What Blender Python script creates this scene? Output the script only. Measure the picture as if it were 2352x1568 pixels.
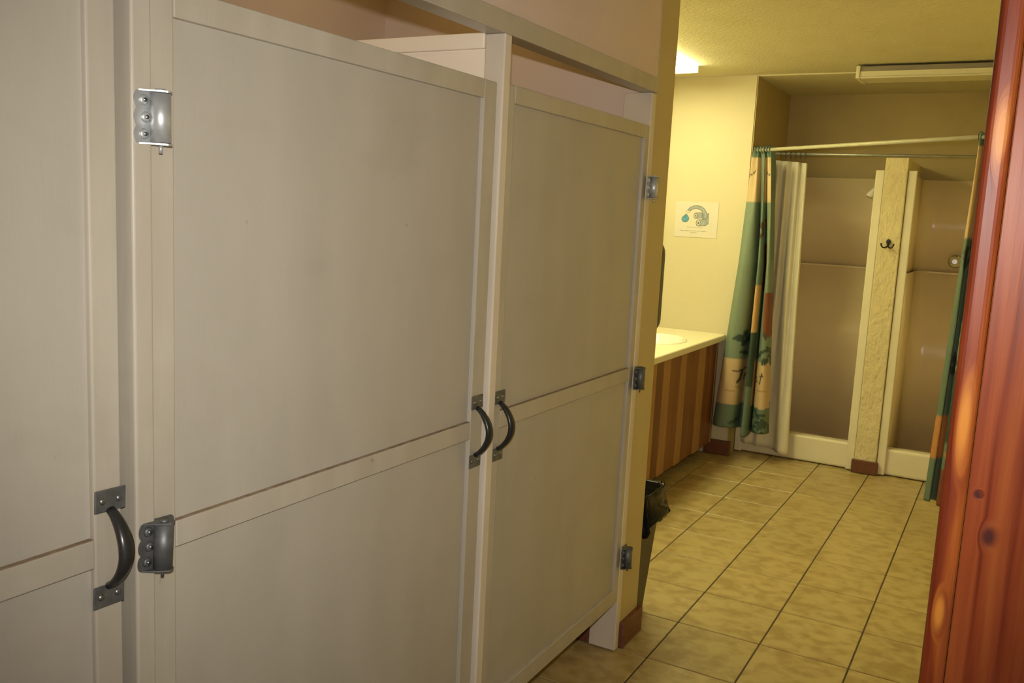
import bpy, bmesh, math, random
from mathutils import Vector, Matrix
random.seed(7)
for o in list(bpy.data.objects): bpy.data.objects.remove(o)
SC = bpy.context.scene
COL = SC.collection

# ------------------------------------------------------------------ camera
CX, CY, CZ = 1.2861529, -2.8395280, 1.5171748
RT = Vector((0.86964118, 0.49124721, 0.04899387))
DN = Vector((0.11244354, -0.10046231, -0.98856653))
FW = Vector((-0.48070851, 0.86520720, -0.14260373))
cam = bpy.data.cameras.new('camera'); cam.sensor_width = 36.0; cam.lens = 36.0*2062.02/2352.0
cam.clip_start = 0.02
camo = bpy.data.objects.new('camera', cam); COL.objects.link(camo)
M = Matrix.Identity(4)
for i in range(3):
    M[i][0] = RT[i]; M[i][1] = -DN[i]; M[i][2] = -FW[i]
M[0][3], M[1][3], M[2][3] = CX, CY, CZ
camo.matrix_world = M
SC.camera = camo

# ------------------------------------------------------------------ world, flash, exposure
W = bpy.data.worlds.new('world'); SC.world = W; W.use_nodes = True
W.node_tree.nodes['Background'].inputs[0].default_value = (1.0, 0.95, 0.88, 1)
W.node_tree.nodes['Background'].inputs[1].default_value = 0.42
fl = bpy.data.lights.new('camera_flash', 'SPOT'); fl.energy = 108; fl.color = (1.0, 0.94, 0.87)
fl.spot_size = math.radians(88); fl.spot_blend = 1.0; fl.shadow_soft_size = 0.012
flo = bpy.data.objects.new('camera_flash', fl); COL.objects.link(flo)
FM = M.copy(); FM.translation = Vector((CX, CY, CZ)) - DN*0.09 + FW*0.02
flo.matrix_world = FM
SC.view_settings.view_transform = 'Standard'; SC.view_settings.look = 'None'
SC.view_settings.gamma = 1; SC.view_settings.use_curve_mapping = False
SC.view_settings.exposure = 0.0
LAMP = 20.5                       # fluorescent lens strength
LAMPC = (0.93, 0.88, 0.43, 1)

# ------------------------------------------------------------------ materials
def mat(name, c1, c2=None, scale=(8, 8, 8), rough=0.55, metal=0.0, detail=4, bump=0.0, bscale=None, ramp=(0.35, 0.65),
        spec=0.5, rnd=0.0, coat=0.0, dist=0.0, bdist=0.004, specks=None):
    m = bpy.data.materials.new(name); m.use_nodes = True
    nt = m.node_tree; N = nt.nodes; L = nt.links; b = N['Principled BSDF']
    b.inputs['Roughness'].default_value = rough; b.inputs['Metallic'].default_value = metal
    b.inputs['Specular IOR Level'].default_value = spec
    b.inputs['Coat Weight'].default_value = coat; b.inputs['Coat Roughness'].default_value = 0.15
    tc = N.new('ShaderNodeTexCoord'); mp = N.new('ShaderNodeMapping'); L.new(tc.outputs['Object'], mp.inputs[0])
    mp.inputs['Scale'].default_value = scale
    nz = N.new('ShaderNodeTexNoise'); nz.inputs['Scale'].default_value = 1; nz.inputs['Detail'].default_value = detail
    nz.inputs['Distortion'].default_value = dist
    L.new(mp.outputs[0], nz.inputs['Vector'])
    if c2 is None: c2 = tuple(x*0.93 for x in c1)
    rp = N.new('ShaderNodeValToRGB'); rp.color_ramp.elements[0].position = ramp[0]; rp.color_ramp.elements[1].position = ramp[1]
    rp.color_ramp.elements[0].color = (*c1, 1); rp.color_ramp.elements[1].color = (*c2, 1)
    L.new(nz.outputs[0], rp.inputs[0]); out = rp.outputs[0]
    if rnd > 0:
        oi = N.new('ShaderNodeObjectInfo')
        off = N.new('ShaderNodeVectorMath'); off.operation = 'SCALE'; off.inputs[0].default_value = (37, 17, 7)
        L.new(oi.outputs['Random'], off.inputs['Scale']); ad = N.new('ShaderNodeVectorMath'); L.new(mp.outputs[0], ad.inputs[0])
        L.new(off.outputs[0], ad.inputs[1]); L.new(ad.outputs[0], nz.inputs['Vector'])
        hs = N.new('ShaderNodeHueSaturation'); mr = N.new('ShaderNodeMapRange')
        mr.inputs['To Min'].default_value = 1-rnd; mr.inputs['To Max'].default_value = 1+rnd
        L.new(oi.outputs['Random'], mr.inputs[0]); L.new(mr.outputs[0], hs.inputs['Value']); L.new(out, hs.inputs['Color']); out = hs.outputs[0]
    if specks:                     # scattered stains and scuffs of their own shape
        for (sc_, th, col, amt) in specks:
            ms = N.new('ShaderNodeMapping'); L.new(tc.outputs['Object'], ms.inputs[0]); ms.inputs['Scale'].default_value = sc_
            ns = N.new('ShaderNodeTexNoise'); ns.inputs['Scale'].default_value = 1; ns.inputs['Detail'].default_value = 3; L.new(ms.outputs[0], ns.inputs['Vector'])
            rs = N.new('ShaderNodeMapRange'); rs.inputs['From Min'].default_value = th; rs.inputs['From Max'].default_value = th+.06
            rs.inputs['To Max'].default_value = amt; L.new(ns.outputs[0], rs.inputs[0])
            mm = N.new('ShaderNodeMixRGB'); L.new(rs.outputs[0], mm.inputs[0]); L.new(out, mm.inputs[1]); mm.inputs[2].default_value = (*col, 1); out = mm.outputs[0]
    L.new(out, b.inputs['Base Color'])
    if bump:
        mp2 = N.new('ShaderNodeMapping'); L.new(tc.outputs['Object'], mp2.inputs[0]); mp2.inputs['Scale'].default_value = bscale or scale
        n2 = N.new('ShaderNodeTexNoise'); n2.inputs['Scale'].default_value = 1; n2.inputs['Detail'].default_value = 3
        L.new(mp2.outputs[0], n2.inputs['Vector'])
        bp = N.new('ShaderNodeBump'); bp.inputs['Strength'].default_value = bump; bp.inputs['Distance'].default_value = bdist
        L.new(n2.outputs[0], bp.inputs['Height']); L.new(bp.outputs[0], b.inputs['Normal'])
    return m

def emat(name, col, s):
    m = bpy.data.materials.new(name); m.use_nodes = True; b = m.node_tree.nodes['Principled BSDF']
    b.inputs['Base Color'].default_value = (.8, .8, .75, 1); b.inputs['Emission Color'].default_value = col; b.inputs['Emission Strength'].default_value = s
    return m

PAINT = (0.42, 0.385, 0.318)
M_paint = mat('cream_gloss_paint', PAINT, tuple(c*0.93 for c in PAINT), (9, 9, 3), 0.42, detail=6, bump=0.05, bscale=(220, 220, 12), specks=[((38, 38, 22), .735, (0.16, 0.11, 0.06), .5), ((4, 4, 9), .60, (0.30, 0.25, 0.18), .08)])
M_paint2 = mat('cream_trim_paint', (0.44, 0.40, 0.325), (0.40, 0.358, 0.285), (14, 14, 4), 0.30, detail=6, bump=0.06, bscale=(160, 160, 10), specks=[((38, 38, 22), .735, (0.16, 0.11, 0.06), .5), ((4, 4, 9), .60, (0.30, 0.25, 0.18), .08)])
M_white = mat('inner_white_paint', (0.92, 0.80, 0.64), (0.90, 0.78, 0.62), (9, 9, 3), 0.45, bump=0.1, bscale=(160, 160, 10))
M_post = mat('flash_lit_post_paint', (0.66, 0.58, 0.46), (0.61, 0.53, 0.415), (14, 14, 4), 0.30, detail=6, bump=0.06, bscale=(160, 160, 10))  # cream trim paint lightened to stand in for flash light on the posts
M_grime = mat('dusty_ledge', (0.20, 0.14, 0.085), (0.30, 0.23, 0.15), (40, 40, 40), 0.8)
M_pink = mat('pinkish_wall_paint', (0.66, 0.53, 0.45), (0.63, 0.505, 0.43), (3, 3, 3), 0.7, bump=0.1, bscale=(90, 90, 90))
M_yell = mat('yellow_wall_paint', (0.74, 0.63, 0.35), (0.71, 0.60, 0.325), (3, 3, 3), 0.6, bump=0.25, bscale=(120, 120, 120))
M_stub = mat('overlit_yellow_wall_paint', (0.60, 0.54, 0.385), (0.585, 0.525, 0.37), (3, 3, 3), 0.6, bump=0.25, bscale=(120, 120, 120))  # wall yellow paled in the colour to imitate overexposed lamp light
M_wend = mat('dim_yellow_wall_paint', (0.49, 0.39, 0.185), (0.465, 0.37, 0.175), (3, 3, 3), 0.55, bump=0.2, bscale=(120, 120, 120))  # same yellow darkened in the colour for the dimmer wall end
M_right = mat('bounce_yellow_wall_paint', (0.86, 0.72, 0.36), (0.84, 0.70, 0.34), (3, 3, 3), 0.6)  # unseen wall, its yellow brightened to bounce warm light onto the stalls
M_alc = mat('shaded_yellow_alcove_paint', (0.46, 0.36, 0.165), (0.43, 0.335, 0.15), (3, 3, 3), 0.6, bump=0.2, bscale=(120, 120, 120))  # darker copy of the wall yellow, alcove shade put into the colour
M_ceil = mat('textured_ceiling', (0.64, 0.59, 0.42), (0.61, 0.56, 0.39), (4, 4, 4), 0.8, bump=0.9, bscale=(75, 75, 75))
M_plaster = mat('rough_plaster', (0.70, 0.61, 0.37), (0.65, 0.56, 0.33), (6, 6, 6), 0.7, bump=1.0, bscale=(34, 34, 22), bdist=.014, dist=1.0)
M_tile = mat('mottled_beige_tile', (0.44, 0.345, 0.157), (0.325, 0.235, 0.093), (15, 19, 8), 0.34, detail=9, ramp=(0.41, 0.65), rnd=0.05, bump=0.12, bscale=(40, 40, 40), dist=0.25)
M_grout = mat('dark_grout', (0.085, 0.06, 0.035), (0.06, 0.04, 0.025), (40, 40, 40), 0.9)
M_brown = mat('brown_baseboard_tile', (0.155, 0.055, 0.028), (0.12, 0.042, 0.022), (30, 30, 30), 0.4)
M_steel = mat('spring_hinge_steel', (0.55, 0.57, 0.57), (0.47, 0.49, 0.50), (60, 60, 60), 0.38, 0.6)
M_dull = mat('dull_grey_steel', (0.16, 0.165, 0.165), (0.11, 0.115, 0.115), (50, 50, 50), 0.5, 0.55)
M_screw = mat('screw_steel', (0.33, 0.33, 0.32), (0.2, 0.2, 0.2), (200, 200, 200), 0.35, 0.9)
M_iron = mat('black_pull_enamel', (0.022, 0.024, 0.024), (0.035, 0.032, 0.03), (50, 50, 20), 0.28, 0.3)
M_fiber = mat('almond_fiberglass', (0.84, 0.70, 0.46), (0.81, 0.67, 0.44), (3, 3, 3), 0.22)
M_curb = mat('off_white_fiberglass', (0.78, 0.72, 0.56), (0.74, 0.68, 0.52), (6, 6, 6), 0.3)
M_counter = mat('cream_laminate', (0.80, 0.74, 0.56), (0.77, 0.71, 0.53), (20, 20, 20), 0.35)
M_sink = mat('white_porcelain', (0.86, 0.83, 0.74), (0.84, 0.81, 0.72), (5, 5, 5), 0.12)
M_board = mat('cedar_board', (0.21, 0.085, 0.024), (0.16, 0.062, 0.017), (16, 16, 2), 0.5, detail=6, rnd=0.15)
M_batt = mat('pale_cedar_batten', (0.36, 0.19, 0.07), (0.31, 0.155, 0.055), (16, 16, 2), 0.5, detail=6, rnd=0.1)
M_dark = mat('black_smoked_plastic', (0.012, 0.011, 0.010), (0.016, 0.014, 0.012), (5, 5, 5), 0.25)
M_bin = mat('grey_brown_bin_plastic', (0.055, 0.044, 0.031), (0.048, 0.038, 0.027), (6, 6, 6), 0.5)
M_bag = mat('black_bag_film', (0.005, 0.005, 0.005), (0.008, 0.008, 0.008), (12, 12, 12), 0.16, bump=0.5, bscale=(22, 22, 14), spec=0.22)
M_liner = mat('white_liner_vinyl', (0.74, 0.69, 0.57), (0.70, 0.65, 0.53), (4, 4, 4), 0.45)
M_rod = mat('white_enamel_rod', (0.50, 0.48, 0.37), (0.46, 0.44, 0.34), (30, 30, 30), 0.3)
M_rodg = mat('grey_metal_rod', (0.36, 0.36, 0.32), (0.30, 0.30, 0.27), (30, 30, 30), 0.35, 0.5)
M_hook = mat('black_iron_hook', (0.012, 0.010, 0.009), (0.018, 0.016, 0.014), (50, 50, 50), 0.45)
M_chrome = mat('chrome', (0.75, 0.75, 0.73), (0.7, 0.7, 0.68), (20, 20, 20), 0.08, 1.0)
M_chrome2 = mat('faceted_clear_knob', (0.85, 0.84, 0.80), (0.8, 0.79, 0.75), (20, 20, 20), 0.3, 0.55)
M_paper = mat('laminated_paper', (0.62, 0.585, 0.54), (0.61, 0.575, 0.53), (10, 10, 10), 0.35)
M_ink = mat('print_outline', (0.045, 0.045, 0.035), (0.055, 0.055, 0.045), (10, 10, 10), 0.5)
M_pgrey = mat('print_grey', (0.25, 0.28, 0.31), (0.34, 0.37, 0.40), (120, 120, 40), 0.5)
M_pgrey2 = mat('print_dark_grey', (0.13, 0.14, 0.15), (0.15, 0.16, 0.17), (60, 60, 60), 0.5)
M_pblue = mat('print_blue', (0.07, 0.25, 0.42), (0.14, 0.34, 0.50), (30, 30, 30), 0.5)
M_text = mat('print_text', (0.20, 0.19, 0.16), (0.23, 0.22, 0.19), (10, 10, 10), 0.5)
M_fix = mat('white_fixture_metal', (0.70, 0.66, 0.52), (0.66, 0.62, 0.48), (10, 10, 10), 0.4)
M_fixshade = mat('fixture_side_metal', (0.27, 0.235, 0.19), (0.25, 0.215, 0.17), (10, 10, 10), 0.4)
M_lens = mat('unlit_acrylic_lens', (0.74, 0.70, 0.54), (0.72, 0.68, 0.52), (60, 10, 10), 0.25)
M_lit = emat('lit_lens', LAMPC, LAMP)
M_black = mat('dark_gap', (0.02, 0.016, 0.012), None, (5, 5, 5), 0.8)
M_ring = mat('ring_dark', (0.06, 0.07, 0.06), None, (5, 5, 5), 0.4)

def wood(name, base, dark, light, knots, sx, kcol=(0.05, 0.012, 0.010)):
    m = bpy.data.materials.new(name); m.use_nodes = True
    nt = m.node_tree; N = nt.nodes; L = nt.links; b = N['Principled BSDF']
    b.inputs['Roughness'].default_value = 0.40; b.inputs['Specular IOR Level'].default_value = 0.14
    tc = N.new('ShaderNodeTexCoord')
    # knots push the grain sideways and darken
    pos = tc.outputs['Object']; kn = None
    for (kx, kz, r, el) in knots:
        s = N.new('ShaderNodeVectorMath'); s.operation = 'SUBTRACT'; L.new(tc.outputs['Object'], s.inputs[0]); s.inputs[1].default_value = (kx, 0, kz)
        q = N.new('ShaderNodeVectorMath'); q.operation = 'MULTIPLY'; L.new(s.outputs[0], q.inputs[0]); q.inputs[1].default_value = (1/r, 0, 1/(r*el))
        l = N.new('ShaderNodeVectorMath'); l.operation = 'LENGTH'; L.new(q.outputs[0], l.inputs[0])
        e = N.new('ShaderNodeMapRange'); e.inputs['From Min'].default_value = 0.3; e.inputs['From Max'].default_value = 1.6
        e.inputs['To Min'].default_value = 1; e.inputs['To Max'].default_value = 0; e.interpolation_type = 'SMOOTHSTEP'
        L.new(l.outputs['Value'], e.inputs[0])
        if kn is None: kn = e.outputs[0]
        else:
            mx = N.new('ShaderNodeMath'); mx.operation = 'MAXIMUM'; L.new(kn, mx.inputs[0]); L.new(e.outputs[0], mx.inputs[1]); kn = mx.outputs[0]
    mp = N.new('ShaderNodeMapping'); L.new(pos, mp.inputs[0]); mp.inputs['Scale'].default_value = (sx, sx, 3.2)
    cb = N.new('ShaderNodeCombineXYZ'); sc = N.new('ShaderNodeMath'); sc.operation = 'MULTIPLY'; sc.inputs[1].default_value = 0.9
    L.new(kn, sc.inputs[0]); L.new(sc.outputs[0], cb.inputs[0])
    ad = N.new('ShaderNodeVectorMath'); L.new(mp.outputs[0], ad.inputs[0]); L.new(cb.outputs[0], ad.inputs[1])
    nz = N.new('ShaderNodeTexNoise'); nz.inputs['Scale'].default_value = 1; nz.inputs['Detail'].default_value = 5; nz.inputs['Distortion'].default_value = 0.35
    L.new(ad.outputs[0], nz.inputs['Vector'])
    rp = N.new('ShaderNodeValToRGB'); cr = rp.color_ramp
    cr.elements[0].position = 0.30; cr.elements[0].color = (*dark, 1); cr.elements[1].position = 0.72; cr.elements[1].color = (*light, 1)
    el = cr.elements.new(0.48); el.color = (*base, 1)
    L.new(nz.outputs[0], rp.inputs[0])
    km = N.new('ShaderNodeMixRGB'); L.new(rp.outputs[0], km.inputs[1]); km.inputs[2].default_value = (*kcol, 1)
    kp = N.new('ShaderNodeMath'); kp.operation = 'POWER'; kp.inputs[1].default_value = 2.2; L.new(kn, kp.inputs[0]); L.new(kp.outputs[0], km.inputs[0])
    L.new(km.outputs[0], b.inputs['Base Color'])
    bp = N.new('ShaderNodeBump'); bp.inputs['Strength'].default_value = 0.25; bp.inputs['Distance'].default_value = 0.003
    L.new(nz.outputs[0], bp.inputs['Height']); L.new(bp.outputs[0], b.inputs['Normal'])
    return m

# ------------------------------------------------------------------ mesh helpers
def new_obj(name, bm, m, parent=None, smooth=False):
    me = bpy.data.meshes.new(name); bm.normal_update(); bm.to_mesh(me); bm.free()
    for mm in (m if isinstance(m, (list, tuple)) else [m]): me.materials.append(mm)
    if smooth:
        for p in me.polygons: p.use_smooth = True
    o = bpy.data.objects.new(name, me); COL.objects.link(o)
    if parent is not None: attach(o, parent)
    return o
def attach(o, parent):
    o.parent = parent; o.matrix_parent_inverse = Matrix.Translation(-wloc(parent))
def wloc(o):
    v = Vector(o.location)
    if o.parent is not None: v = v  # parts keep world coordinates
    return v
def empty(name, loc):
    o = bpy.data.objects.new(name, None); o.location = loc; COL.objects.link(o); o.empty_display_size = 0.05; return o
def tag(o, label, cat, group=None):
    o['label'] = label; o['category'] = cat
    if group: o['group'] = group
    return o
def struct(o, label=None):
    o['kind'] = 'structure'
    if label: o['label'] = label
    return o
def box_bm(x0, x1, y0, y1, z0, z1, bev=0.0, seg=2, bm=None):
    own = bm is None
    t = bmesh.new()
    bmesh.ops.create_cube(t, size=1)
    for v in t.verts:
        v.co = Vector((x0+(v.co.x+.5)*(x1-x0), y0+(v.co.y+.5)*(y1-y0), z0+(v.co.z+.5)*(z1-z0)))
    if bev > 0:
        bmesh.ops.bevel(t, geom=list(t.edges), offset=bev, segments=seg, profile=0.5, affect='EDGES')
    if own: return t
    me = bpy.data.meshes.new('tmp'); t.to_mesh(me); t.free(); bm.from_mesh(me); bpy.data.meshes.remove(me); return bm
def box(name, x0, x1, y0, y1, z0, z1, m, parent=None, bev=0.0, seg=2):
    return new_obj(name, box_bm(x0, x1, y0, y1, z0, z1, bev, seg), m, parent, smooth=False)
def tube_bm(path, radii, n=12, cap=True, bm=None, flat=None):
    bm = bm or bmesh.new(); rings = []
    path = [Vector(p) for p in path]
    if not isinstance(radii, (list, tuple)): radii = [radii]*len(path)
    prevn = None
    for i, p in enumerate(path):
        d = (path[min(i+1, len(path)-1)] - path[max(i-1, 0)]).normalized()
        ref = Vector((0, 0, 1)) if abs(d.z) < .9 else Vector((0, 1, 0))
        if prevn is None: a = d.cross(ref).normalized()
        else: a = (prevn - d*prevn.dot(d)).normalized()
        prevn = a; c = d.cross(a)
        r = radii[i]; rr = r if isinstance(r, (tuple, list)) else (r, r)
        rings.append([bm.verts.new(p + a*math.cos(2*math.pi*k/n)*rr[0] + c*math.sin(2*math.pi*k/n)*rr[1]) for k in range(n)])
    for i in range(len(rings)-1):
        for k in range(n):
            bm.faces.new((rings[i][k], rings[i][(k+1) % n], rings[i+1][(k+1) % n], rings[i+1][k]))
    if cap: bm.faces.new(rings[0][::-1]); bm.faces.new(rings[-1])
    return bm
def tube(name, path, r, m, parent=None, n=12):
    bm = tube_bm(path, r, n); bmesh.ops.recalc_face_normals(bm, faces=bm.faces)
    o = new_obj(name, bm, m, parent, smooth=True); return o
def prism_bm(pts, d, bm=None):
    bm = bm or bmesh.new(); d = Vector(d)
    a = [bm.verts.new(Vector(p)) for p in pts]; b = [bm.verts.new(Vector(p)+d) for p in pts]
    bm.faces.new(a[::-1]); bm.faces.new(b); n = len(a)
    for i in range(n): bm.faces.new((a[i], a[(i+1) % n], b[(i+1) % n], b[i]))
    bmesh.ops.recalc_face_normals(bm, faces=bm.faces)
    return bm

# ------------------------------------------------------------------ setting
ZC = 2.433; XL = -0.90; XR = 1.262; YB = 3.80; YF = -3.25; XS = 0.20
# floor: grout bed with separate tiles
fl_o = box('floor', XL-.1, 1.75, YF-.1, YB+.1, -0.12, -0.0035, M_grout); struct(fl_o, 'beige ceramic tile floor of the washroom')
PX, PY = 0.3097, 0.333
tb = box_bm(-PX/2+.0027, PX/2-.0027, -PY/2+.0026, PY/2-.0026, -0.010, 0.0, 0.0018, 1)
tme = bpy.data.meshes.new('tile'); tb.to_mesh(tme); tb.free(); tme.materials.append(M_tile)
for i in range(-3, 5):
    for j in range(-10, 10):
        t = bpy.data.objects.new('tile', tme); COL.objects.link(t)
        t.location = ((i+.5)*PX, (j+.5)*PY, random.uniform(-.0006, 0)); t.parent = fl_o
struct(box('ceiling', XL-.1, 1.75, YF-.1, 2.9, ZC, ZC+.1, M_ceil), 'rough textured ceiling')
struct(box('ceiling', -.25, XR+.2, 2.9, YB+.1, ZC-.008, ZC+.1, M_ceil), 'smooth shaded ceiling over the showers')
struct(box('wall_left', XL-.1, XL, YF, 0.1, 0, ZC, M_pink), 'pale wall at the back of the stalls')
struct(box('wall_left', XL-.1, XL, 0.1, YB, 0, ZC, M_yell), 'yellow wall behind the counter')
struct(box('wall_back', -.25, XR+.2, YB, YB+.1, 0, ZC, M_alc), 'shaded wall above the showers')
struct(box('wall_sign', XL, -.252, 2.90, YB, 0, ZC, M_stub, bev=.003), 'bright yellow wall with the notice')
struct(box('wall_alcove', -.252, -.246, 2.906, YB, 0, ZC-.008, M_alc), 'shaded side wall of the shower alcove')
struct(box('wall_right', XR, XR+.12, -1.985, YB, 0, ZC, M_right), 'right wall')
struct(box('wall_right', XR, XR+.12, YF, -3.15, 0, ZC, M_right), 'right wall before the doorway')
struct(box('wall_right', XR, XR+.12, -3.15, -1.985, 2.10, ZC, M_right), 'wall over the doorway')
struct(box('wall_front', XL, XR+.12, YF-.1, YF, 0, ZC, M_pink), 'end wall')
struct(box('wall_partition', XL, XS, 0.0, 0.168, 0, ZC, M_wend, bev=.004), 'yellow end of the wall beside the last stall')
struct(box('wall_partition', XL, XS-.03, -0.012, 0.0, 0, ZC, M_pink), 'pale inner face of the last stall')
struct(box('wall_upper', 0.10, XS-.004, YF, -0.0, 1.962, ZC, M_pink), 'pale wall above the stall header')
# divider between the showers
dv = bmesh.new(); box_bm(0.524, 0.653, 3.047, YB, 0, 1.951, .006, 2, dv)
struct(new_obj('wall_divider', dv, M_plaster), 'rough plastered post between the two showers')
# baseboards
struct(box('baseboard_partition', XS-.04, XS+.018, 0.0, 0.183, 0.003, 0.098, M_brown, bev=.004), 'brown baseboard wrapping the wall end')
struct(box('baseboard_divider', 0.511, 0.668, 3.028, 3.05, 0.003, 0.085, M_brown, bev=.004), 'brown baseboard at the foot of the plaster post')
struct(box('baseboard_sign', -.40, -.225, 2.878, 2.91, 0.003, 0.098, M_brown, bev=.004), 'brown baseboard at the wall corner by the curtain')

struct(box('baseboard_stall', XL+.002, XS-.102, -0.030, -0.012, 0.003, 0.098, M_brown, bev=.004), 'brown baseboard inside the last stall')

# ------------------------------------------------------------------ door frame at the right edge
M_wood1 = wood('red_stained_casing', (0.125, 0.021, 0.005), (0.045, 0.006, 0.002), (0.27, 0.075, 0.010), [(1.262, 1.60, .006, 5), (1.2615, 1.36, .006, 7), (1.26, 1.19, .005, 4)], 46, (0.34, 0.125, 0.018))
M_wood2 = wood('red_stained_jamb', (0.155, 0.029, 0.007), (0.09, 0.013, 0.003), (0.21, 0.052, 0.011), [(1.290, 1.265, .007, 1.6), (1.278, 1.30, .004, 1.2), (1.30, 1.62, .005, 1.5)], 95)
DF = empty('door_1', (1.26, -2.0, 0)); struct(DF, 'red stained wooden door frame at the right edge')
def frame_piece(n, x0, x1, y0, y1, z0, z1, m, b): return box(n, x0, x1, y0, y1, z0, z1, m, DF, b, 4)
frame_piece('casing', 1.2505, 1.2705, -2.003, -1.91, 0, 2.2, M_wood1, .006)
frame_piece('jamb', 1.2708, 1.40, -2.0, -1.985, 0, 2.1, M_wood2, .0008)
frame_piece('casing', 1.2505, 1.2705, -3.24, -3.15, 0, 2.2, M_wood1, .005)
frame_piece('jamb', 1.2712, 1.40, -3.15, -3.133, 0, 2.1, M_wood2, .003)
frame_piece('head_casing', 1.2505, 1.2705, -3.15, -2.0, 2.1, 2.2, M_wood1, .005)

# ------------------------------------------------------------------ stall frame
SF = empty('stall_frame', (XS, -1.0, 0)); tag(SF, 'cream painted wooden frame of posts and header holding the stall doors', 'stall frame')
box('header', XS-.045, XS+.008, YF+.02, 0.0, 1.921, 1.969, M_paint2, SF, .0025)
def post(y0, y1, xb, xf, zt=1.921, m=None): return box('post', xb, xf, y0, y1, 0.004, zt, m or M_paint2, SF, .004, 3)
post(-2.0035, -1.9705, XS-.045, XS+.012)
post(-1.003, -0.971, XS-.045, XS+.010, m=M_post)
post(-0.0335, 0.0, XS-.10, XS+.001, m=M_post)
post(-2.99, -2.955, XS-.045, XS+.012)
# partitions between the stalls
def partition(y, label):
    P = empty('stall_partition', (-.35, y, 0)); tag(P, label, 'partition', 'partitions between the stalls')
    box('panel', XL+.002, XS-.047, y-.006, y+.006, .25, 1.91, M_white, P)
    box('top_rail', XL+.002, XS-.047, y-.016, y+.016, 1.889, 1.925, M_white, P, .003)
    box('bottom_rail', XL+.002, XS-.047, y-.016, y+.016, .20, .26, M_white, P, .003)
    box('stile', XL+.002, XL+.07, y-.015, y+.015, .005, 1.889, M_white, P, .003)
partition(-0.987, 'cream painted partition with top rail rising behind the middle stall door')
partition(-1.987, 'cream painted partition beside the leftmost stall, behind its door')

# ------------------------------------------------------------------ hinge and pull builders
def hinge(parent, y, z, side, m, tilt=0.0, hh=.036):
    """spring hinge; side=+1: wide frame leaf towards -y (left), -1 mirrored"""
    x = XS + .0015
    def T(dy, dz): 
        dy *= side
        return (y + dy*math.cos(tilt) - dz*math.sin(tilt), z + dz*math.cos(tilt) + dy*math.sin(tilt))
    def leaf(y0, y1, xo, th):
        pts = []
        n = 8
        pts.append((y1, -hh)); pts.append((y1, hh))
        for k in range(3):
            c = hh*(2/3.)*(1-k); r = hh/3.
            for q in range(n+1):
                a = math.pi/2 + math.pi*q/n
                pts.append((y0 + (r*.45)*math.cos(a)*(1 if y1 > y0 else -1) , c + r*math.sin(a)))
        return prism_bm([(xo, *T(a, b)) for a, b in pts], (th, 0, 0))
    h = new_obj('hinge', leaf(-.030, .004, x + .010, .0022), m, parent)
    h['label'] = 'spring hinge with scalloped screw plates'
    bm = leaf(.030, -.002, x, .0022); new_obj('hinge_leaf', bm, m, h)
    bx = x + .022
    ya, za = T(.0, -hh*.93); yb, zb = T(.0, hh*.93)
    bm = tube_bm([(bx, ya, za), (bx, yb, zb)], .0142, 24); bmesh.ops.recalc_face_normals(bm, faces=bm.faces)
    new_obj('barrel', bm, m, h, True)
    for s in (-1, 1):
        pts = []
        for q in range(13):
            a = -math.pi/2 + math.pi*q/12
            pts.append((bx + .013*math.sin(a)*1.0, .013*math.cos(a)))
        pl = [(x+.010, -.028), (bx-.0155, .0)] + [(bx+.0155*math.sin(a), .0155*math.cos(a)) for a in [(-math.pi/2+math.pi*q/12) for q in range(13)]] + [(bx+.006, -.013), (x+.0125, -.028)]
        P3 = []
        for (xx, dy) in pl:
            yy, zz = T(dy, s*hh*.965); P3.append((xx, yy, zz))
        new_obj('end_cap', prism_bm(P3, (0, 0, .0022*s)), m, h)
    y1, z1 = T(0, -hh*.98); y2, z2 = T(0, -hh-.012); tube('pin', [(bx, y1, z1), (bx, y2, z2)], .0026, m, h, 10)
    y1, z1 = T(0, hh*.98); y2, z2 = T(0, hh+.004); tube('pin_head', [(bx, y1, z1), (bx, y2, z2)], .0065, m, h, 14)
    for k in (-1, 0, 1):
        yy, zz = T(-.020 if k else -.017, k*hh*.64)
        bm = tube_bm([(x+.0118, yy, zz), (x+.0145, yy, zz), (x+.0155, yy, zz)], [.0078, .0066, .004], 16); bmesh.ops.recalc_face_normals(bm, faces=bm.faces)
        b = new_obj('boss', bm, m, h, True)
        tube('screw', [(x+.0150, yy, zz), (x+.0166, yy, zz)], .0030, M_screw, h, 10)
    return h
def pull(parent, y, z0, z1, tilt=0.0, xo=0.0):
    x = XS + xo
    zc = (z0+z1)/2
    def T(dy, z): d = z-zc; return (y + dy*math.cos(tilt) - d*math.sin(tilt), zc + d*math.cos(tilt) + dy*math.sin(tilt))
    path = []; rad = []
    n = 22; zb, zt = z0+.030, z1-.030
    for i in range(n+1):
        t = i/n; a = math.pi*t
        off = .003 + .037*(math.sin(a)**.75)
        yy, zz = T(0, zb + (zt-zb)*t)
        path.append((x+off, yy, zz)); w = .0070 + .0055*math.sin(a)
        rad.append((w, .0055+.0020*math.sin(a)))
    h = tube('pull_handle', path, rad, M_iron, parent, 14); h['label'] = 'black curved metal door pull'
    for zc_ in (z0+.016, z1-.016):
        sh = bmesh.new(); box_bm(0, .0032, -.025, .025, -.0165, .0165, .0015, 2, sh)
        for v in sh.verts:
            yy, zz = T(v.co.y, zc_ + v.co.z); v.co = Vector((x+.0006+v.co.x, yy, zz))
        new_obj('mounting_plate', sh, M_dull, h)
        for s in (-1, 1):
            yy, zz = T(s*.0135, zc_)
            bm = tube_bm([(x+.003, yy, zz), (x+.0048, yy, zz), (x+.0062, yy, zz)], [.0052, .0048, .0022], 14); bmesh.ops.recalc_face_normals(bm, faces=bm.faces)
            new_obj('screw', bm, M_screw, h, True)
    return h

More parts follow.
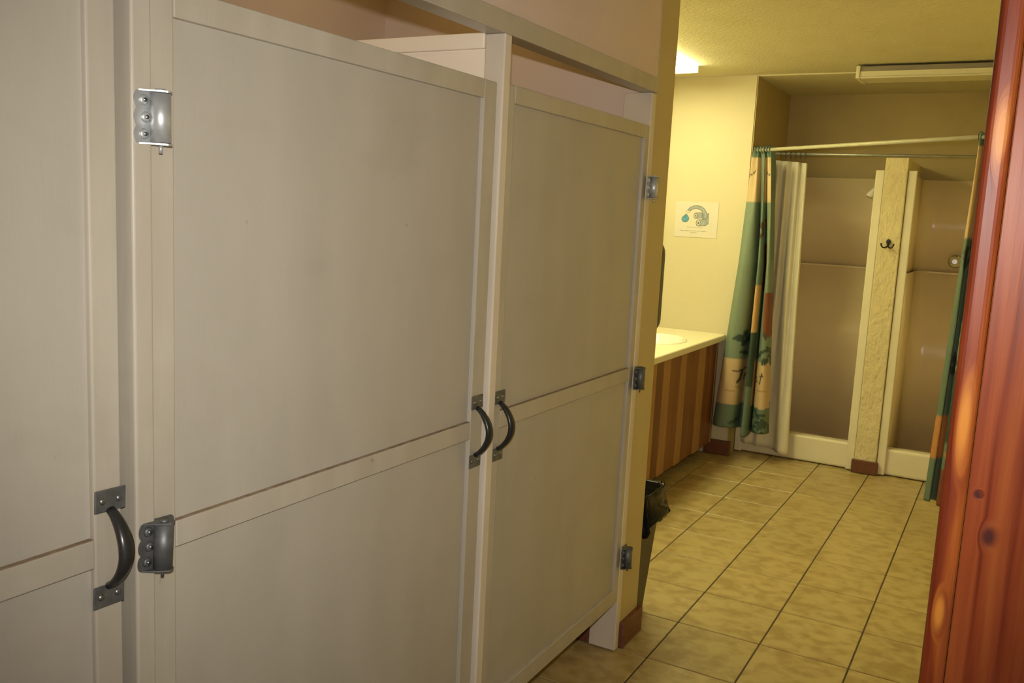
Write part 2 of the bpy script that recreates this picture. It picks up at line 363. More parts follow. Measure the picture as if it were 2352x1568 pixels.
# ------------------------------------------------------------------ stall doors
def stall_door(y0, y1, sl, sr, zb, zt, m1, m2, label, xo=0.0, toprail=.042):
    D = empty('stall_door', (XS, (y0+y1)/2, zb)); tag(D, label, 'stall door', 'toilet stall doors')
    xf = XS + xo; xb = xf - .030; xp = xf - .010
    lo = zb + .054
    def piece(n, a, b, c, d, m=M_paint2): return box(n, xb, xf, a, b, c, d, m, D, .0035 if n == 'stile' else .002, 3)
    piece('stile', y0, y0+sl, zb, zt); piece('stile', y1-sr, y1, zb, zt)
    piece('top_rail', y0+sl, y1-sr, zt-toprail, zt); piece('bottom_rail', y0+sl, y1-sr, zb, lo); mr = piece('middle_rail', y0+sl, y1-sr, m1, m2)
    mr.data.materials.append(M_grime)
    for p in mr.data.polygons:
        if p.normal.z > .5: p.material_index = 1
    for a, b in ((lo, m1), (m2, zt-toprail)):
        box('panel', xb+.006, xp, y0+sl-.003, y1-sr+.003, a-.002, b+.002, M_paint, D)
    return D
DA = stall_door(-2.950, -2.0160, .045, .0445, .189, 1.812, .988, 1.031, 'cream stall door cut off by the left edge, with black pull', -.004)
pull(DA, -2.0385, .927, 1.100, -.03, -.004)
for z in (1.625, 1.0, .36): hinge(DA, -2.953, z, 1, M_steel)
DB = stall_door(-1.9675, -1.0125, .045, .055, .189, 1.810, .978, 1.021, 'cream stall door in the middle, widest in view, hinged on its left', 0.0)
pull(DB, -1.044, .906, 1.082)
hinge(DB, -1.966, 1.622, 1, M_steel)
hinge(DB, -1.966, 1.000, 1, M_dull, -.05)
hinge(DB, -1.966, .36, 1, M_dull)
DC = stall_door(-.966, -.0360, .040, .038, .189, 1.815, .979, 1.024, 'cream stall door nearest the yellow wall end, three hinges on its right', 0.0)
pull(DC, -.936, .899, 1.077)
for z in (1.618, .985, .352): hinge(DC, -.024, z, 1, M_dull if z < 1.5 else M_steel)

# ------------------------------------------------------------------ counter, cabinet, sink
CZT = 0.80
ct = bmesh.new(); box_bm(XL+.001, -.312, 0.95, 2.899, CZT-.042, CZT, .010, 3, ct)
CT = new_obj('countertop', ct, M_counter); tag(CT, 'cream laminate countertop running to the yellow wall', 'countertop')
CB = empty('vanity_cabinet', (-.6, 1.9, 0)); tag(CB, 'wooden vanity cabinet faced with vertical cedar boards under the cream counter', 'cabinet')
box('face_frame', -.386, -.372, 0.96, 2.88, .085, CZT-.044, M_black, CB)
box('side_panel', XL+.01, -.386, 2.862, 2.88, .085, CZT-.044, M_board, CB)
box('side_panel', XL+.01, -.386, 0.96, 0.978, .085, CZT-.044, M_board, CB)
box('toe_kick', XL+.01, -.44, 0.96, 2.87, .002, .084, M_black, CB)
edges = [(2.880, 2.853, 1), (2.853, 2.735, 0), (2.735, 2.620, 0), (2.620, 2.493, 1), (2.493, 2.375, 0), (2.375, 2.253, 0), (2.253, 2.148, 1), (2.148, 1.970, 0), (1.970, 1.860, 1), (1.860, 1.745, 0), (1.745, 1.635, 1), (1.635, 1.46, 0), (1.46, 1.35, 1), (1.35, 1.16, 0), (1.16, 1.05, 1), (1.05, .965, 0)]
for (ya, yb_, light) in edges:
    if light: box('batten', -.372, -.352, yb_+.001, ya-.001, .078, CZT-.046, M_batt, CB, .002, 1)
    else: box('board', -.372, -.356, yb_+.001, ya-.001, .078, CZT-.046, M_board, CB, .002, 1)
# sink: rim ring and bowl resting in the top
SX, SY, RX, RY = -.60, 2.27, .205, .25
bm = bmesh.new(); rings = []
prof = [(1.06, .0005), (1.05, .006), (1.0, .010), (.95, .008), (.90, -.002), (.82, -.06), (.6, -.115), (.25, -.135), (.02, -.137)]
NS = 48
for (s, dz) in prof:
    rings.append([bm.verts.new((SX+RX*s*math.cos(2*math.pi*k/NS), SY+RY*s*math.sin(2*math.pi*k/NS), CZT+dz)) for k in range(NS)])
for i in range(len(rings)-1):
    for k in range(NS): bm.faces.new((rings[i][k], rings[i][(k+1) % NS], rings[i+1][(k+1) % NS], rings[i+1][k]))
bm.faces.new(rings[-1]); bmesh.ops.recalc_face_normals(bm, faces=bm.faces)
SK = new_obj('sink', bm, M_sink, None, True); tag(SK, 'white oval basin with raised rim set in the cream counter', 'sink')
# open the top above the bowl
cut = bmesh.new()
cr = [[cut.verts.new((SX+RX*.93*math.cos(2*math.pi*k/NS), SY+RY*.93*math.sin(2*math.pi*k/NS), CZT+dz)) for k in range(NS)] for dz in (-.2, .05)]
for k in range(NS): cut.faces.new((cr[0][k], cr[0][(k+1) % NS], cr[1][(k+1) % NS], cr[1][k]))
cut.faces.new(cr[0][::-1]); cut.faces.new(cr[1]); bmesh.ops.recalc_face_normals(cut, faces=cut.faces)
cuto = new_obj('cutter', cut, M_counter)
md = CT.modifiers.new('hole', 'BOOLEAN'); md.object = cuto; md.solver = 'EXACT'
bpy.context.view_layer.update()
dg = bpy.context.evaluated_depsgraph_get(); nm = bpy.data.meshes.new_from_object(CT.evaluated_get(dg))
CT.modifiers.clear(); CT.data = nm; bpy.data.objects.remove(cuto)

# ------------------------------------------------------------------ ceiling lights
LF = empty('ceiling_light', (-.65, 1.38, ZC)); tag(LF, 'lit fluorescent ceiling light over the counter', 'ceiling light')
box('housing', -.79, -.512, .26, 2.485, ZC-.012, ZC-.0005, M_fix, LF)
ln = bmesh.new()
sec = [(-.795, -.010), (-.795, -.036), (-.787, -.042), (-.511, -.042), (-.503, -.036), (-.503, -.010)]
prism_bm([(a, .262, ZC+b) for a, b in sec], (0, 2.226, 0), ln)
new_obj('lens', ln, M_lit, LF)
for ya in (.250, 2.4895): box('end_cap', -.797, -.501, ya, ya+.011, ZC-.044, ZC-.0005, M_fix, LF, .001, 1)
M_bulb = emat('warm_glass_dome', (1.0, 0.70, 0.22, 1), 6.0)
for yl, lab in ((-.5, 'warm round dome light on the ceiling inside the stall nearest the yellow wall'), (-1.5, 'warm round dome light on the ceiling inside the middle stall')):
    DL = empty('dome_light', (-.4, yl, ZC)); tag(DL, lab, 'ceiling light', 'dome lights over the stalls')
    bm = tube_bm([(-.4, yl, ZC-.0005), (-.4, yl, ZC-.02)], .13, 32); bmesh.ops.recalc_face_normals(bm, faces=bm.faces); new_obj('base_ring', bm, M_fix, DL)
    bm = tube_bm([(-.4, yl, ZC-.021), (-.4, yl, ZC-.05), (-.4, yl, ZC-.075), (-.4, yl, ZC-.09)], [.12, .11, .08, .03], 32); bmesh.ops.recalc_face_normals(bm, faces=bm.faces); new_obj('glass_dome', bm, M_bulb, DL, True)
RF = empty('ceiling_light', (.9, 2.66, ZC)); tag(RF, 'unlit fluorescent ceiling light in front of the showers', 'ceiling light')
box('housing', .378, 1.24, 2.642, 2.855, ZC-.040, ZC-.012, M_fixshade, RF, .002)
box('mounting_strip', .42, 1.20, 2.70, 2.80, ZC-.012, ZC-.0005, M_black, RF)  # coloured black to stand in for the shadow gap above the housing
ln = bmesh.new()
sec = [(2.640, -.040), (2.640, -.066), (2.650, -.074), (2.847, -.074), (2.857, -.066), (2.857, -.040)]
prism_bm([(.392, a, ZC+b) for a, b in sec], (.84, 0, 0), ln); new_obj('lens', ln, M_lens, RF)
box('end_plate', .371, .392, 2.632, 2.863, ZC-.079, ZC-.010, M_fix, RF, .003)
box('end_plate', 1.232, 1.252, 2.632, 2.863, ZC-.079, ZC-.010, M_fix, RF, .003)
box('lens_trim', .392, 1.232, 2.634, 2.640, ZC-.079, ZC-.070, M_fix, RF, .001)

# ------------------------------------------------------------------ showers
def shower(x0, x1, label):
    S = empty('shower_stall', ((x0+x1)/2, 3.4, 0)); tag(S, label, 'shower', 'fiberglass showers')
    yf, yb = 3.075, 3.775
    def U(ins, z0, z1, th, name):
        r = .09; a0, a1, yb_ = x0+ins, x1-ins, yb-ins
        pts = [(a0, yf), (a0, yb_-r-.012)]
        for q in range(9):
            a = math.pi - math.pi/2*q/8; pts.append((a0+r+r*math.cos(a), yb_-r+r*math.sin(a)))
        pts += [(a0+r+.012, yb_), (a1-r-.012, yb_)]
        for q in range(9):
            a = math.pi/2 - math.pi/2*q/8; pts.append((a1-r+r*math.cos(a), yb_-r+r*math.sin(a)))
        pts += [(a1, yb_-r-.012), (a1, yf)]
        bm = bmesh.new(); ni = len(pts); V = {}
        cx = (x0+x1)/2
        for lvl, z in enumerate((z0, z1)):
            for io in (0, 1):
                for i, (a, b) in enumerate(pts):
                    if io:
                        d = Vector((a-cx, b-(yf-.2))); d.normalize()
                        if i in (0, ni-1): d = Vector((1 if a > cx else -1, 0))
                        a, b = a+d.x*th, b+max(d.y, 0)*th
                    V[lvl, io, i] = bm.verts.new((a, b, z))
        for i in range(ni-1):
            bm.faces.new((V[0, 0, i], V[0, 0, i+1], V[1, 0, i+1], V[1, 0, i]))
            bm.faces.new((V[0, 1, i], V[1, 1, i], V[1, 1, i+1], V[0, 1, i+1]))
            bm.faces.new((V[1, 0, i], V[1, 0, i+1], V[1, 1, i+1], V[1, 1, i]))
            bm.faces.new((V[0, 0, i], V[0, 1, i], V[0, 1, i+1], V[0, 0, i+1]))
        for i in (0, ni-1): bm.faces.new((V[0, 0, i], V[1, 0, i], V[1, 1, i], V[0, 1, i]))
        bmesh.ops.recalc_face_normals(bm, faces=bm.faces)
        o = new_obj(name, bm, M_fiber, S)
        for p in o.data.polygons: p.use_smooth = abs(p.normal.z) < .5
        return o
    U(.050, .05, 1.262, .02, 'lower_surround'); U(.030, 1.262, 1.858, .02, 'upper_surround')
    box('ledge', x0+.03, x1-.03, yb-.055, yb-.03, 1.250, 1.264, M_fiber, S, .004)
    box('pan', x0+.04, x1-.04, 3.11, yb-.03, .02, .055, M_fiber, S, .004)
    box('curb', x0+.004, x1-.004, 3.085, 3.17, .004, .172, M_curb, S, .016, 4)
    box('flange', x0+.002, x0+.052, 3.062, 3.084, .006, 1.877, M_curb, S, .006, 3)
    box('flange', x1-.052, x1-.002, 3.062, 3.084, .006, 1.877, M_curb, S, .006, 3)
    return S
SH1 = shower(-.245, .524, 'almond fiberglass shower left of the plaster post')
SH2 = shower(.653, 1.258, 'almond fiberglass shower right of the plaster post')
# shower head and valves, parts of their showers
bm = tube_bm([(.432, 3.42, 1.787), (.418, 3.42, 1.768), (.405, 3.42, 1.745), (.398, 3.42, 1.728)], [.010, .014, .022, .024], 18); bmesh.ops.recalc_face_normals(bm, faces=bm.faces)
SH = new_obj('shower_head', bm, M_sink, SH1, True); SH['label'] = 'small white shower head'
tube('arm', [(.495, 3.42, 1.81), (.46, 3.42, 1.805), (.43, 3.42, 1.785)], .006, M_chrome, SH, 10)
bm = tube_bm([(.398, 3.42, 1.7285), (.3965, 3.42, 1.7245)], [.020, .018], 18); bmesh.ops.recalc_face_normals(bm, faces=bm.faces); new_obj('face_plate', bm, M_pgrey2, SH)
SV = tube('valve_knob', [(.462, 3.36, 1.102), (.448, 3.36, 1.102), (.442, 3.36, 1.102)], [.014, .016, .010], M_chrome, SH1, 14)
tube('stem', [(.474, 3.36, 1.102), (.460, 3.36, 1.102)], .008, M_chrome, SV, 12)
bm = tube_bm([(.925, 3.728, 1.338), (.925, 3.715, 1.338), (.925, 3.695, 1.338), (.925, 3.68, 1.338)], [.014, .030, .034, .016], 9); bmesh.ops.recalc_face_normals(bm, faces=bm.faces)
KV = new_obj('valve_knob', bm, M_chrome2, SH2); KV['label'] = 'sparkling faceted clear knob'
tube('escutcheon', [(.925, 3.742, 1.338), (.925, 3.733, 1.338), (.925, 3.728, 1.338)], [.045, .042, .02], M_chrome, KV, 24)

# ------------------------------------------------------------------ rods and curtains
RO = empty('curtain_rod', (.4, 2.5, 1.98)); tag(RO, 'white curtain rod running across in front of the showers, the upper one', 'curtain rod')
RA, RB = Vector((-.249, 2.905+.03, 1.974)), Vector((1.26, 1.86, 1.974))
tube('pole', [RA, RB], .011, M_rod, RO, 14)
tube('end_flange', [RA, RA+(RB-RA).normalized()*.012], .022, M_ring, RO, 16)
R2 = empty('curtain_rod', (.4, 3.06, 1.965)); tag(R2, 'thin grey curtain rod along the shower fronts, the lower one', 'curtain rod')
tube('pole', [(-.249, 3.06, 1.966), (1.26, 3.06, 1.962)], .0085, M_rodg, R2, 12)
tube('end_flange', [(-.249, 3.06, 1.966), (-.236, 3.06, 1.966)], .018, M_rodg, R2, 14)

def catmull(P, t):
    n = len(P)-1; s = t*n; i = min(int(s), n-1); f = s-i
    p0, p1, p2, p3 = P[max(i-1, 0)], P[i], P[i+1], P[min(i+2, n)]
    return tuple(.5*((2*b)+(-a+c)*f+(2*a-5*b+4*c-d)*f*f+(-a+3*b-3*c+d)*f**3) for a, b, c, d in zip(p0, p1, p2, p3))
def cloth(name, sections, nu, nv, m, parent, colfn=None, thick=.0015):
    """sections: list of (v, z, [(x,y)...]) with v rising from 0 (top)"""
    bm = bmesh.new(); rows = []; info = []
    for j in range(nv+1):
        v = j/nv
        k = 0
        while k < len(sections)-2 and v > sections[k+1][0]: k += 1
        a, b = sections[k], sections[k+1]; f = (v-a[0])/(b[0]-a[0]); fs = f
        row = []
        for i in range(nu+1):
            u = i/nu
            pa, pb = catmull(a[2], u), catmull(b[2], u)
            za = a[1](u) if callable(a[1]) else a[1]; zb = b[1](u) if callable(b[1]) else b[1]
            row.append(bm.verts.new((pa[0]*(1-fs)+pb[0]*fs, pa[1]*(1-fs)+pb[1]*fs, za*(1-f)+zb*f)))
        rows.append(row)
    for j in range(nv):
        for i in range(nu): bm.faces.new((rows[j][i], rows[j+1][i], rows[j+1][i+1], rows[j][i+1]))
    o = new_obj(name, bm, m, parent, True)
    if colfn:
        ca = o.data.color_attributes.new('print', 'FLOAT_COLOR', 'POINT')
        idx = 0
        for j in range(nv+1):
            for i in range(nu+1):
                c = colfn(i/nu, o.data.vertices[idx].co.z); ca.data[idx].color = (*c, 1); idx += 1
    s = o.modifiers.new('thickness', 'SOLIDIFY'); s.thickness = thick; s.offset = 0
    return o
M_print = bpy.data.materials.new('printed_fabric'); M_print.use_nodes = True
_n = M_print.node_tree; _a = _n.nodes.new('ShaderNodeVertexColor'); _a.layer_name = 'print'
_w = _n.nodes.new('ShaderNodeTexNoise'); _w.inputs['Scale'].default_value = 60
_mx = _n.nodes.new('ShaderNodeMixRGB'); _mx.blend_type = 'MULTIPLY'; _mx.inputs[0].default_value = .25
_n.links.new(_a.outputs[0], _mx.inputs[1]); _n.links.new(_w.outputs[0], _mx.inputs[2]); _n.links.new(_mx.outputs[0], _n.nodes['Principled BSDF'].inputs['Base Color'])
_n.nodes['Principled BSDF'].inputs['Roughness'].default_value = .6
TEAL = (.19, .255, .19); TEAL2 = (.14, .205, .155); DTEAL = (.035, .07, .055); TAN = (.60, .44, .255); RUST = (.20, .055, .022); INK = (.045, .05, .04); ORNG = (.55, .25, .08)
def seg(u, z, pts, w):
    best = 9
    for (a, b), (c, d) in zip(pts, pts[1:]):
        px, pz = (u-a)*.42, z-b; dx, dz = (c-a)*.42, d-b
        t = max(0, min(1, (px*dx+pz*dz)/(dx*dx+dz*dz+1e-9)))
        best = min(best, math.hypot(px-t*dx, pz-t*dz))
    return best < w
def leafy(u, z, u0, z0, r, sd):
    rn = random.Random(sd)
    for _ in range(14):
        cu, cz, a = u0+rn.uniform(-1, 1)*r/.42, z0+rn.uniform(-1, 1)*r*1.3, rn.uniform(0, 3.1)
        du, dz = (u-cu)*.42, z-cz
        p, q = du*math.cos(a)+dz*math.sin(a), -du*math.sin(a)+dz*math.cos(a)
        if (p/.026)**2+(q/.010)**2 < 1: return True
    return False
def printL(u, z):
    if z > 1.925: return TEAL2
    if u < .42:
        if z > 1.655: c = TAN; 
        elif z > .66: c = TEAL
        elif z > .364: c = TAN
        else: c = TEAL2
        if z > 1.655 and seg(u, z, [(.05, 1.80), (.14, 1.83), (.2, 1.86)], .004): c = INK
        if leafy(u, z, .33, .76, .05, 3) or leafy(u, z, .36, .25, .075, 4): c = DTEAL
        if leafy(u, z, .40, 1.27, .02, 8): c = ORNG
        if seg(u, z, [(.21, .580), (.27, .588), (.335, .597)], .005) or seg(u, z, [(.28, .590), (.262, .53), (.245, .512)], .005) or seg(u, z, [(.315, .555), (.31, .52)], .0035) or seg(u, z, [(.31, .54), (.345, .555), (.355, .55)], .0035): c = INK
        if abs(z-.478) < .0025 and .17 < u < .36 or abs(z-.455) < .0025 and .17 < u < .34: c = (.45, .29, .14)
        return c
    if u < .60:
        if z > 1.14: c = TEAL2
        elif z > .84: c = (.60, .36, .15)
        elif z > .49: c = DTEAL
        else: c = TEAL2
        if leafy(u, z, .50, 1.48, .035, 5): c = (.09, .04, .02)
        return c
    if z > 1.655: c = TAN
    elif z > .66: c = TEAL
    elif z > .364: c = TAN
    else: c = TEAL2
    if 1.10 < z < 1.40 and .60 < u < .76: c = RUST
    if .82 < z < 1.10 and u > .82: c = RUST
    if u > .90 and z > 1.3: c = TEAL2
    if leafy(u, z, .68, 1.52, .018, 6): c = (.25, .05, .02)
    if leafy(u, z, .86, .75, .07, 9) or leafy(u, z, .82, .27, .085, 10) or leafy(u, z, .9, .25, .08, 12): c = DTEAL
    if z > 1.66 and seg(u, z, [(.64, 1.80), (.72, 1.84), (.80, 1.82)], .004): c = INK
    if seg(u, z, [(.77, .56), (.745, .55), (.775, .53), (.745, .52)], .0035) or seg(u, z, [(.85, .59), (.82, .52)], .0035) or seg(u, z, [(.80, .565), (.86, .57)], .003): c = INK
    if abs(z-.475) < .0025 and .74 < u < .92 or abs(z-.452) < .0025 and .74 < u < .92: c = (.45, .29, .14)
    return c
# left printed curtain: bunched on the upper rod, flaring in front of the wall corner
def onrod(t): p = RA.lerp(RB, t); return (p.x, p.y)
top = []
for k in range(13):
    p = onrod(.008+.085*k/12); s = (-1)**k*.016
    top.append((p[0]+s*.5, p[1]+s))
mid = [(-.258, 2.90), (-.255, 2.835), (-.215, 2.80), (-.165, 2.84), (-.155, 2.945), (-.140, 2.91), (-.128, 2.815), (-.105, 2.84), (-.105, 2.945), (-.090, 2.88), (-.072, 2.82), (-.052, 2.84), (-.056, 2.93)]
bot = [(-.335, 2.895), (-.335, 2.83), (-.280, 2.775), (-.200, 2.81), (-.185, 2.935), (-.155, 2.90), (-.135, 2.785), (-.102, 2.815), (-.105, 2.935), (-.080, 2.84), (-.030, 2.785), (.008, 2.81), (.014, 2.90)]
LC = empty('shower_curtain', (-.15, 2.88, .19)); tag(LC, 'green patchwork shower curtain bunched beside the counter', 'curtain', 'green patchwork curtains')
cloth('fabric', [(0, 1.993, top), (.06, 1.93, [((a[0]*.75+b[0]*.25), (a[1]*.75+b[1]*.25)) for a, b in zip(top, mid)]), (.40, 1.27, mid), (1, lambda u: .197+.02*math.sin(u*9)-.012*u, bot)], 150, 190, M_print, LC, printL)
def ring(parent, c, d, R=.018, r=.0018, m=M_ring, name='ring'):
    d = Vector(d).normalized(); a = d.cross(Vector((0, 0, 1))).normalized(); b = Vector((0, 0, 1))
    pts = [Vector(c)+a*R*math.cos(2*math.pi*k/16)+b*R*1.25*math.sin(2*math.pi*k/16) for k in range(17)]
    return tube(name, pts, r, m, parent, 6)
for k in range(7):
    p = RA.lerp(RB, .012+.013*k); ring(LC, (p.x, p.y, p.z+.002), RB-RA)
def printR(u, z):
    if z > 1.93: return TEAL2
    if u < .30:
        c = TAN if z > 1.50 else TEAL2 if z > .62 else ORNG if z > .40 else TEAL2
    elif u < .62:
        c = TAN if z > 1.55 else TEAL if z > .86 else DTEAL if z > .50 else TEAL2 if z > .36 else RUST
    else:
        c = TEAL if z > .9 else DTEAL if z > .52 else TEAL2 if z > .33 else RUST
    if leafy(u, z, .2, 1.42, .05, 20) or leafy(u, z, .25, .88, .03, 21) or leafy(u, z, .55, .25, .03, 22): c = INK
    if leafy(u, z, .45, .45, .025, 23): c = ORNG
    if seg(u, z, [(.22, 1.83), (.3, 1.86), (.36, 1.82), (.3, 1.78)], .004): c = INK
    return c
tR, mR, bR = [], [], []
for k in range(13):
    p = onrod(.868+.10*k/12); s = (-1)**k*.018
    tR.append((p[0]+s*.5, p[1]+s))
    q = .0 if k % 4 in (0, 1) else .05
    mR.append((1.035+.013*k+(.006 if k % 2 else -.006), 2.06-.012*k+q))
    bR.append((1.008+.016*k+(.006 if k % 2 else -.006), 2.04-.014*k+q*1.2))
RC = empty('shower_curtain', (1.08, 2.0, .17)); tag(RC, 'green patchwork shower curtain half hidden by the red wooden door frame', 'curtain', 'green patchwork curtains')
cloth('fabric', [(0, 1.993, tR), (.06, 1.93, [((a[0]*.8+b[0]*.2), (a[1]*.8+b[1]*.2)) for a, b in zip(tR, mR)]), (.5, 1.08, mR), (1, .178, bR)], 90, 150, M_print, RC, printR)
for k in range(6):
    p = RA.lerp(RB, .872+.018*k); ring(RC, (p.x, p.y, p.z+.002), RB-RA)
# white liner on the lower rod
LN = empty('shower_liner', (0, 3.03, .04)); tag(LN, 'plain white shower liner hanging behind the green patchwork curtain', 'curtain liner')
tl = [(-.135, 3.06), (-.11, 3.045), (-.085, 3.065), (-.055, 3.04), (-.03, 3.07), (-.005, 3.045), (.015, 3.04), (.025, 3.07), (.04, 3.05), (.062, 3.04), (.066, 3.06)]
ml = [(-.14, 3.05), (-.11, 3.02), (-.08, 3.05), (-.05, 3.03), (-.02, 3.055), (.0, 3.02), (.025, 3.01), (.045, 3.04), (.06, 3.02), (.085, 3.01), (.088, 3.04)]
bl = [(-.20, 3.055), (-.165, 3.03), (-.125, 3.05), (-.09, 3.03), (-.04, 3.05), (.015, 3.045), (.045, 3.005), (.065, 2.985), (.095, 2.985), (.118, 3.0), (.12, 3.03)]
cloth('fabric', [(0, lambda u: 1.925-.018*u, tl), (.45, 1.05, ml), (1, lambda u: .075-.035*u, bl)], 90, 60, M_liner, LN)
for k in range(6): ring(LN, (-.105+.031*k, 3.06, 1.957), (1, 0, 0), .017, .0018)

# ------------------------------------------------------------------ coat hook
HK = empty('coat_hook', (.588, 3.046, 1.438)); tag(HK, 'black double prong coat hook on the plaster post', 'hook')
pl = [(.588+.014*math.cos(a)*.9, 3.0465, 1.449+.017*math.sin(a)) for a in [2*math.pi*k/20 for k in range(20)]]
new_obj('back_plate', prism_bm(pl, (0, -.010, 0)), M_hook, HK)
tube('shank', [(.588, 3.040, 1.445), (.588, 3.034, 1.43), (.588, 3.026, 1.420)], [.009, .008, .006], M_hook, HK, 10)
for s in (-1, 1):
    tube('prong', [(.588, 3.030, 1.424), (.588+s*.012, 3.014, 1.414), (.588+s*.026, 3.004, 1.416), (.588+s*.034, 3.0, 1.428), (.588+s*.035, 2.999, 1.440)], [.0055, .005, .0045, .0045, .0055], M_hook, HK, 10)

# ------------------------------------------------------------------ notice
NT = empty('notice', (-.572, 2.899, 1.525)); tag(NT, 'white notice with a dripping faucet drawing taped to the yellow wall', 'notice')
NX0, NX1, NZ0, NZ1 = -.717, -.430, 1.412, 1.640
box('paper', NX0, NX1, 2.8975, 2.8995, NZ0, NZ1, M_paper, NT, .0004, 1)
def npt(x, y):
    return (NX0+(x-670-((y-290)/1045.)*-40*0)/1300.*(NX1-NX0), NZ1-((y-310)-(x-700)*.05)/1050.*(NZ1-NZ0))
def flat(name, pts, m, lay, parent=NT):
    return new_obj(name, prism_bm([(npt(*p)[0], 2.8975, npt(*p)[1]) for p in pts], (0, -.0002*lay, 0)), m, parent)
def outl(pts, g):
    cx = sum(p[0] for p in pts)/len(pts); cy = sum(p[1] for p in pts)/len(pts); r = []
    n = len(pts)
    for i, p in enumerate(pts):
        a, b = Vector(pts[i-1]), Vector(pts[(i+1) % n]); t = (b-a); t.normalize(); nrm = Vector((t.y, -t.x))
        if g == 0: r.append(p)
        else: r.append((p[0]+nrm.x*g, p[1]+nrm.y*g))
    return r
def area(pts): return sum(a[0]*b[1]-b[0]*a[1] for a, b in zip(pts, pts[1:]+pts[:1]))
def shape(name, pts, m, g=10, lay=1):
    if area(pts) < 0: pts = pts[::-1]
    o = flat(name, outl(pts, g), M_ink, lay); f = flat('fill', pts, m, lay+1, o); return o
cl = [(1060, 610), (1130, 535), (1220, 498), (1320, 492), (1430, 520), (1520, 590), (1575, 690), (1600, 830)]
up, dn = [], []
for i, p in enumerate(cl):
    a, b = Vector(cl[max(i-1, 0)]), Vector(cl[min(i+1, len(cl)-1)]); t = (b-a).normalized(); n = Vector((-t.y, t.x)); w = 38+14*i/7
    up.append((p[0]+n.x*w, p[1]+n.y*w)); dn.append((p[0]-n.x*w, p[1]-n.y*w))
shape('wall_plate', [(1500, 690), (1690, 680), (1690, 1005), (1560, 1005), (1560, 860), (1500, 850)], M_pgrey, 8, 1)
shape('spout', up+dn[::-1], M_pgrey, 10, 3)
shape('nozzle', [(1025, 580), (985, 620), (1085, 655), (1115, 615)], M_paper, 9, 5)
def ell(cx, cy, rx, ry, a0=0, a1=2*math.pi, n=20): return [(cx+rx*math.cos(a0+(a1-a0)*k/n), cy+ry*math.sin(a0+(a1-a0)*k/n)) for k in range(n if a1-a0 > 6 else n+1)]
for (cx, cy, rx, ry, L) in ((1290, 745, 45, 75, 190), (1390, 960, 60, 90, 240)):
    shape('faucet_knob', ell(cx+L-20, cy-5, 35, ry, -math.pi/2, math.pi/2)+ell(cx, cy, rx, ry, math.pi/2, 3*math.pi/2), M_pgrey, 10, 5)
    shape('knob_end', ell(cx, cy, rx-6, ry-8), M_paper, 8, 7)
    flat('knob_center', ell(cx+4, cy+4, rx*.45, ry*.5), M_pgrey2, 9)
dr = [(1010, 690)]+[(985+105*math.cos(a), 835+95*math.sin(a)) for a in [math.radians(-25+230*k/16) for k in range(17)]]
shape('water_drop', dr, M_pblue, 11, 2)
tcv = bpy.data.curves.new('txt', 'FONT'); tcv.body = 'Please Conserve Water'; tcv.size = 1; tcv.align_x = 'CENTER'; tcv.align_y = 'CENTER'; tcv.resolution_u = 2
to = bpy.data.objects.new('txt', tcv); COL.objects.link(to); bpy.context.view_layer.update()
tm = bpy.data.meshes.new_from_object(to.evaluated_get(bpy.context.evaluated_depsgraph_get())); bpy.data.objects.remove(to)
xs = [v.co.x for v in tm.vertices]; sc = .101/(max(xs)-min(xs)); c = npt(1290, 1095)
for v in tm.vertices: v.co = Vector((c[0]+v.co.x*sc, 2.8972, c[1]+v.co.y*sc))
tm.materials.clear(); tm.materials.append(M_text); to = bpy.data.objects.new('text_line', tm); COL.objects.link(to); attach(to, NT)
bm = bmesh.new()
rn = random.Random(2)
for (xa, xb, yy) in ((850, 1660, 1200), (1180, 1390, 1252)):
    x = xa
    while x < xb-20:
        w = min(rn.uniform(14, 26), xb-x); h = rn.uniform(7, 11)
        prism_bm([(npt(a, b)[0], 2.8974, npt(a, b)[1]) for a, b in ((x, yy-h+(x-1200)*.045), (x+w, yy-h+(x-1200)*.045), (x+w, yy+8+(x-1200)*.045), (x, yy+8+(x-1200)*.045))], (0, -.0002, 0), bm)
        x += w+rn.choice((6, 6, 6, 18))
new_obj('text_line', bm, M_text, NT)

# ------------------------------------------------------------------ towel dispenser
TD = empty('towel_dispenser', (-.01, .17, 1.26)); tag(TD, 'dark rounded paper towel dispenser peeking past the yellow wall end', 'dispenser')
bm = bmesh.new(); pts = []
def rrect(x0, x1, z0, z1, r, n=6):
    P = []
    for (cx, cz, a0) in ((x1-r, z1-r, 0), (x0+r, z1-r, 90), (x0+r, z0+r, 180), (x1-r, z0+r, 270)):
        for q in range(n+1):
            a = math.radians(a0+90*q/n); P.append((cx+r*math.cos(a), cz+r*math.sin(a)))
    return P
rings = []
for (yy, ins) in ((.1685, 0), (.34, 0), (.375, .006), (.395, .02), (.405, .045)):
    rings.append([bm.verts.new((a, yy, b)) for a, b in rrect(-.165+ins, .142-ins, 1.082+ins, 1.452-ins, .055)])
for r0, r1 in zip(rings, rings[1:]):
    for k in range(len(r0)): bm.faces.new((r0[k], r0[(k+1) % len(r0)], r1[(k+1) % len(r1)], r1[k]))
bm.faces.new(rings[-1]); bm.faces.new(rings[0][::-1]); bmesh.ops.recalc_face_normals(bm, faces=bm.faces)
new_obj('cover', bm, M_dark, TD, True)
box('paper_slot', -.11, .09, .24, .34, 1.078, 1.084, M_pgrey2, TD)

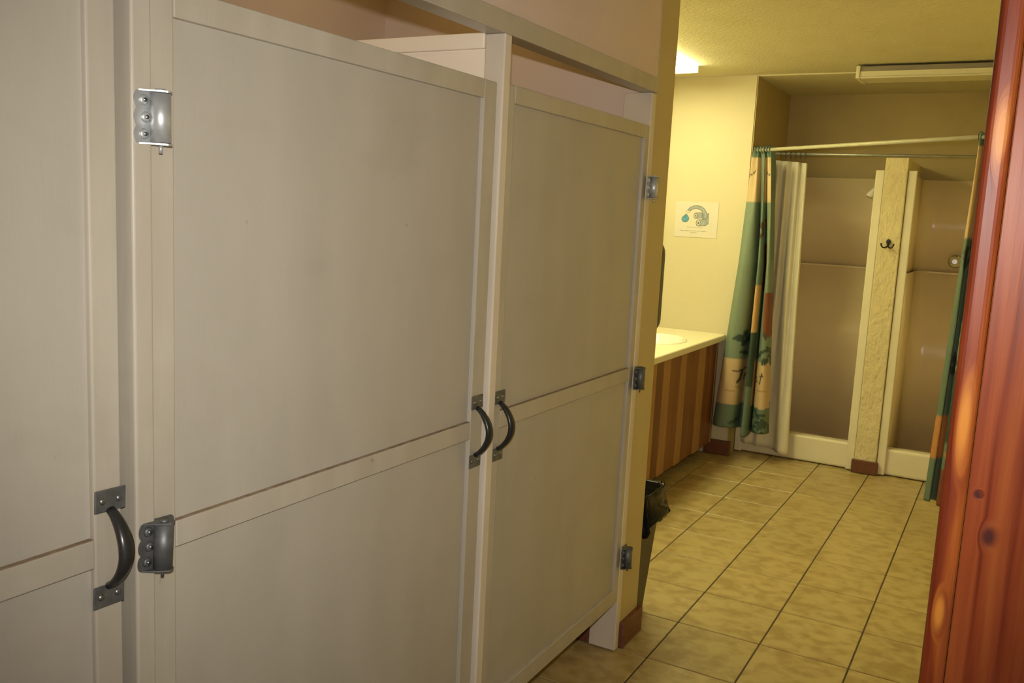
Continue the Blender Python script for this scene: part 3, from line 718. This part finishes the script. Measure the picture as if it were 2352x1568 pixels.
# ------------------------------------------------------------------ bin and bag
def rr3(x0, x1, y0, y1, z, r, n=5): return [(a, b, z) for a, b in rrect(x0, x1, y0, y1, r, n)]
def loft(loops, capb=True, capt=False):
    bm = bmesh.new(); R = [[bm.verts.new(p) for p in l] for l in loops]
    for a, b in zip(R, R[1:]):
        for k in range(len(a)): bm.faces.new((a[k], a[(k+1) % len(a)], b[(k+1) % len(b)], b[k]))
    if capb: bm.faces.new(R[0][::-1])
    if capt: bm.faces.new(R[-1])
    bmesh.ops.recalc_face_normals(bm, faces=bm.faces); return bm
BN = empty('trash_bin', (-.05, .28, 0)); tag(BN, 'slim grey brown trash bin behind the yellow wall end', 'trash bin')
new_obj('body', loft([rr3(-.28, .155, .20, .365, .002, .02), rr3(-.30, .192, .188, .40, .495, .025), rr3(-.297, .189, .191, .397, .495, .024), rr3(-.277, .152, .203, .362, .012, .02)]), M_bin, BN)
new_obj('rim', loft([rr3(-.303, .196, .186, .404, .485, .027), rr3(-.303, .196, .186, .404, .500, .027), rr3(-.296, .189, .192, .398, .500, .024)], False), M_bin, BN)
rn = random.Random(5)
def wob(l, a, az=0): return [(x+rn.uniform(-a, a), y+rn.uniform(-a, a), z+rn.uniform(-az, az)) for x, y, z in l]
nn = 14
skirt = []
base = rr3(-.308, .201, .185, .409, 0, .03, nn)
for lv, (dz, ex) in enumerate(((.372, .004), (.378, .012), (.395, .018), (.42, .012), (.45, .006), (.48, .003), (.505, .001), (.512, -.002))):
    l = []
    for k, (x, y, z) in enumerate(base):
        ph = 2*math.pi*k/len(base)
        hem = .026*math.sin(ph*3+.6)*max(0, (.45-dz)/.08)
        e = ex*(1+.6*math.sin(ph*9+lv*.5))
        cx, cy = -.05, .297; d = Vector((x-cx, y-cy)); d.normalize()
        l.append((x+d.x*e, max(y+d.y*e, .172), dz+hem+(.004*math.sin(ph*11) if lv == 7 else 0)))
    skirt.append(l)
def shr(l, f, z): return [(-.05+(x+.05)*f, .297+(y-.297)*(f-.06), z) for x, y, _ in l]
inner = [shr(base, .955, .505), wob(shr(base, .90, .40), .004), wob(shr(base, .70, .16), .006)]
bm = loft(skirt+inner, False, True)
BG = new_obj('trash_bag', bm, M_bag, None, True); tag(BG, 'shiny black trash bag folded over the rim of the slim bin', 'trash bag')
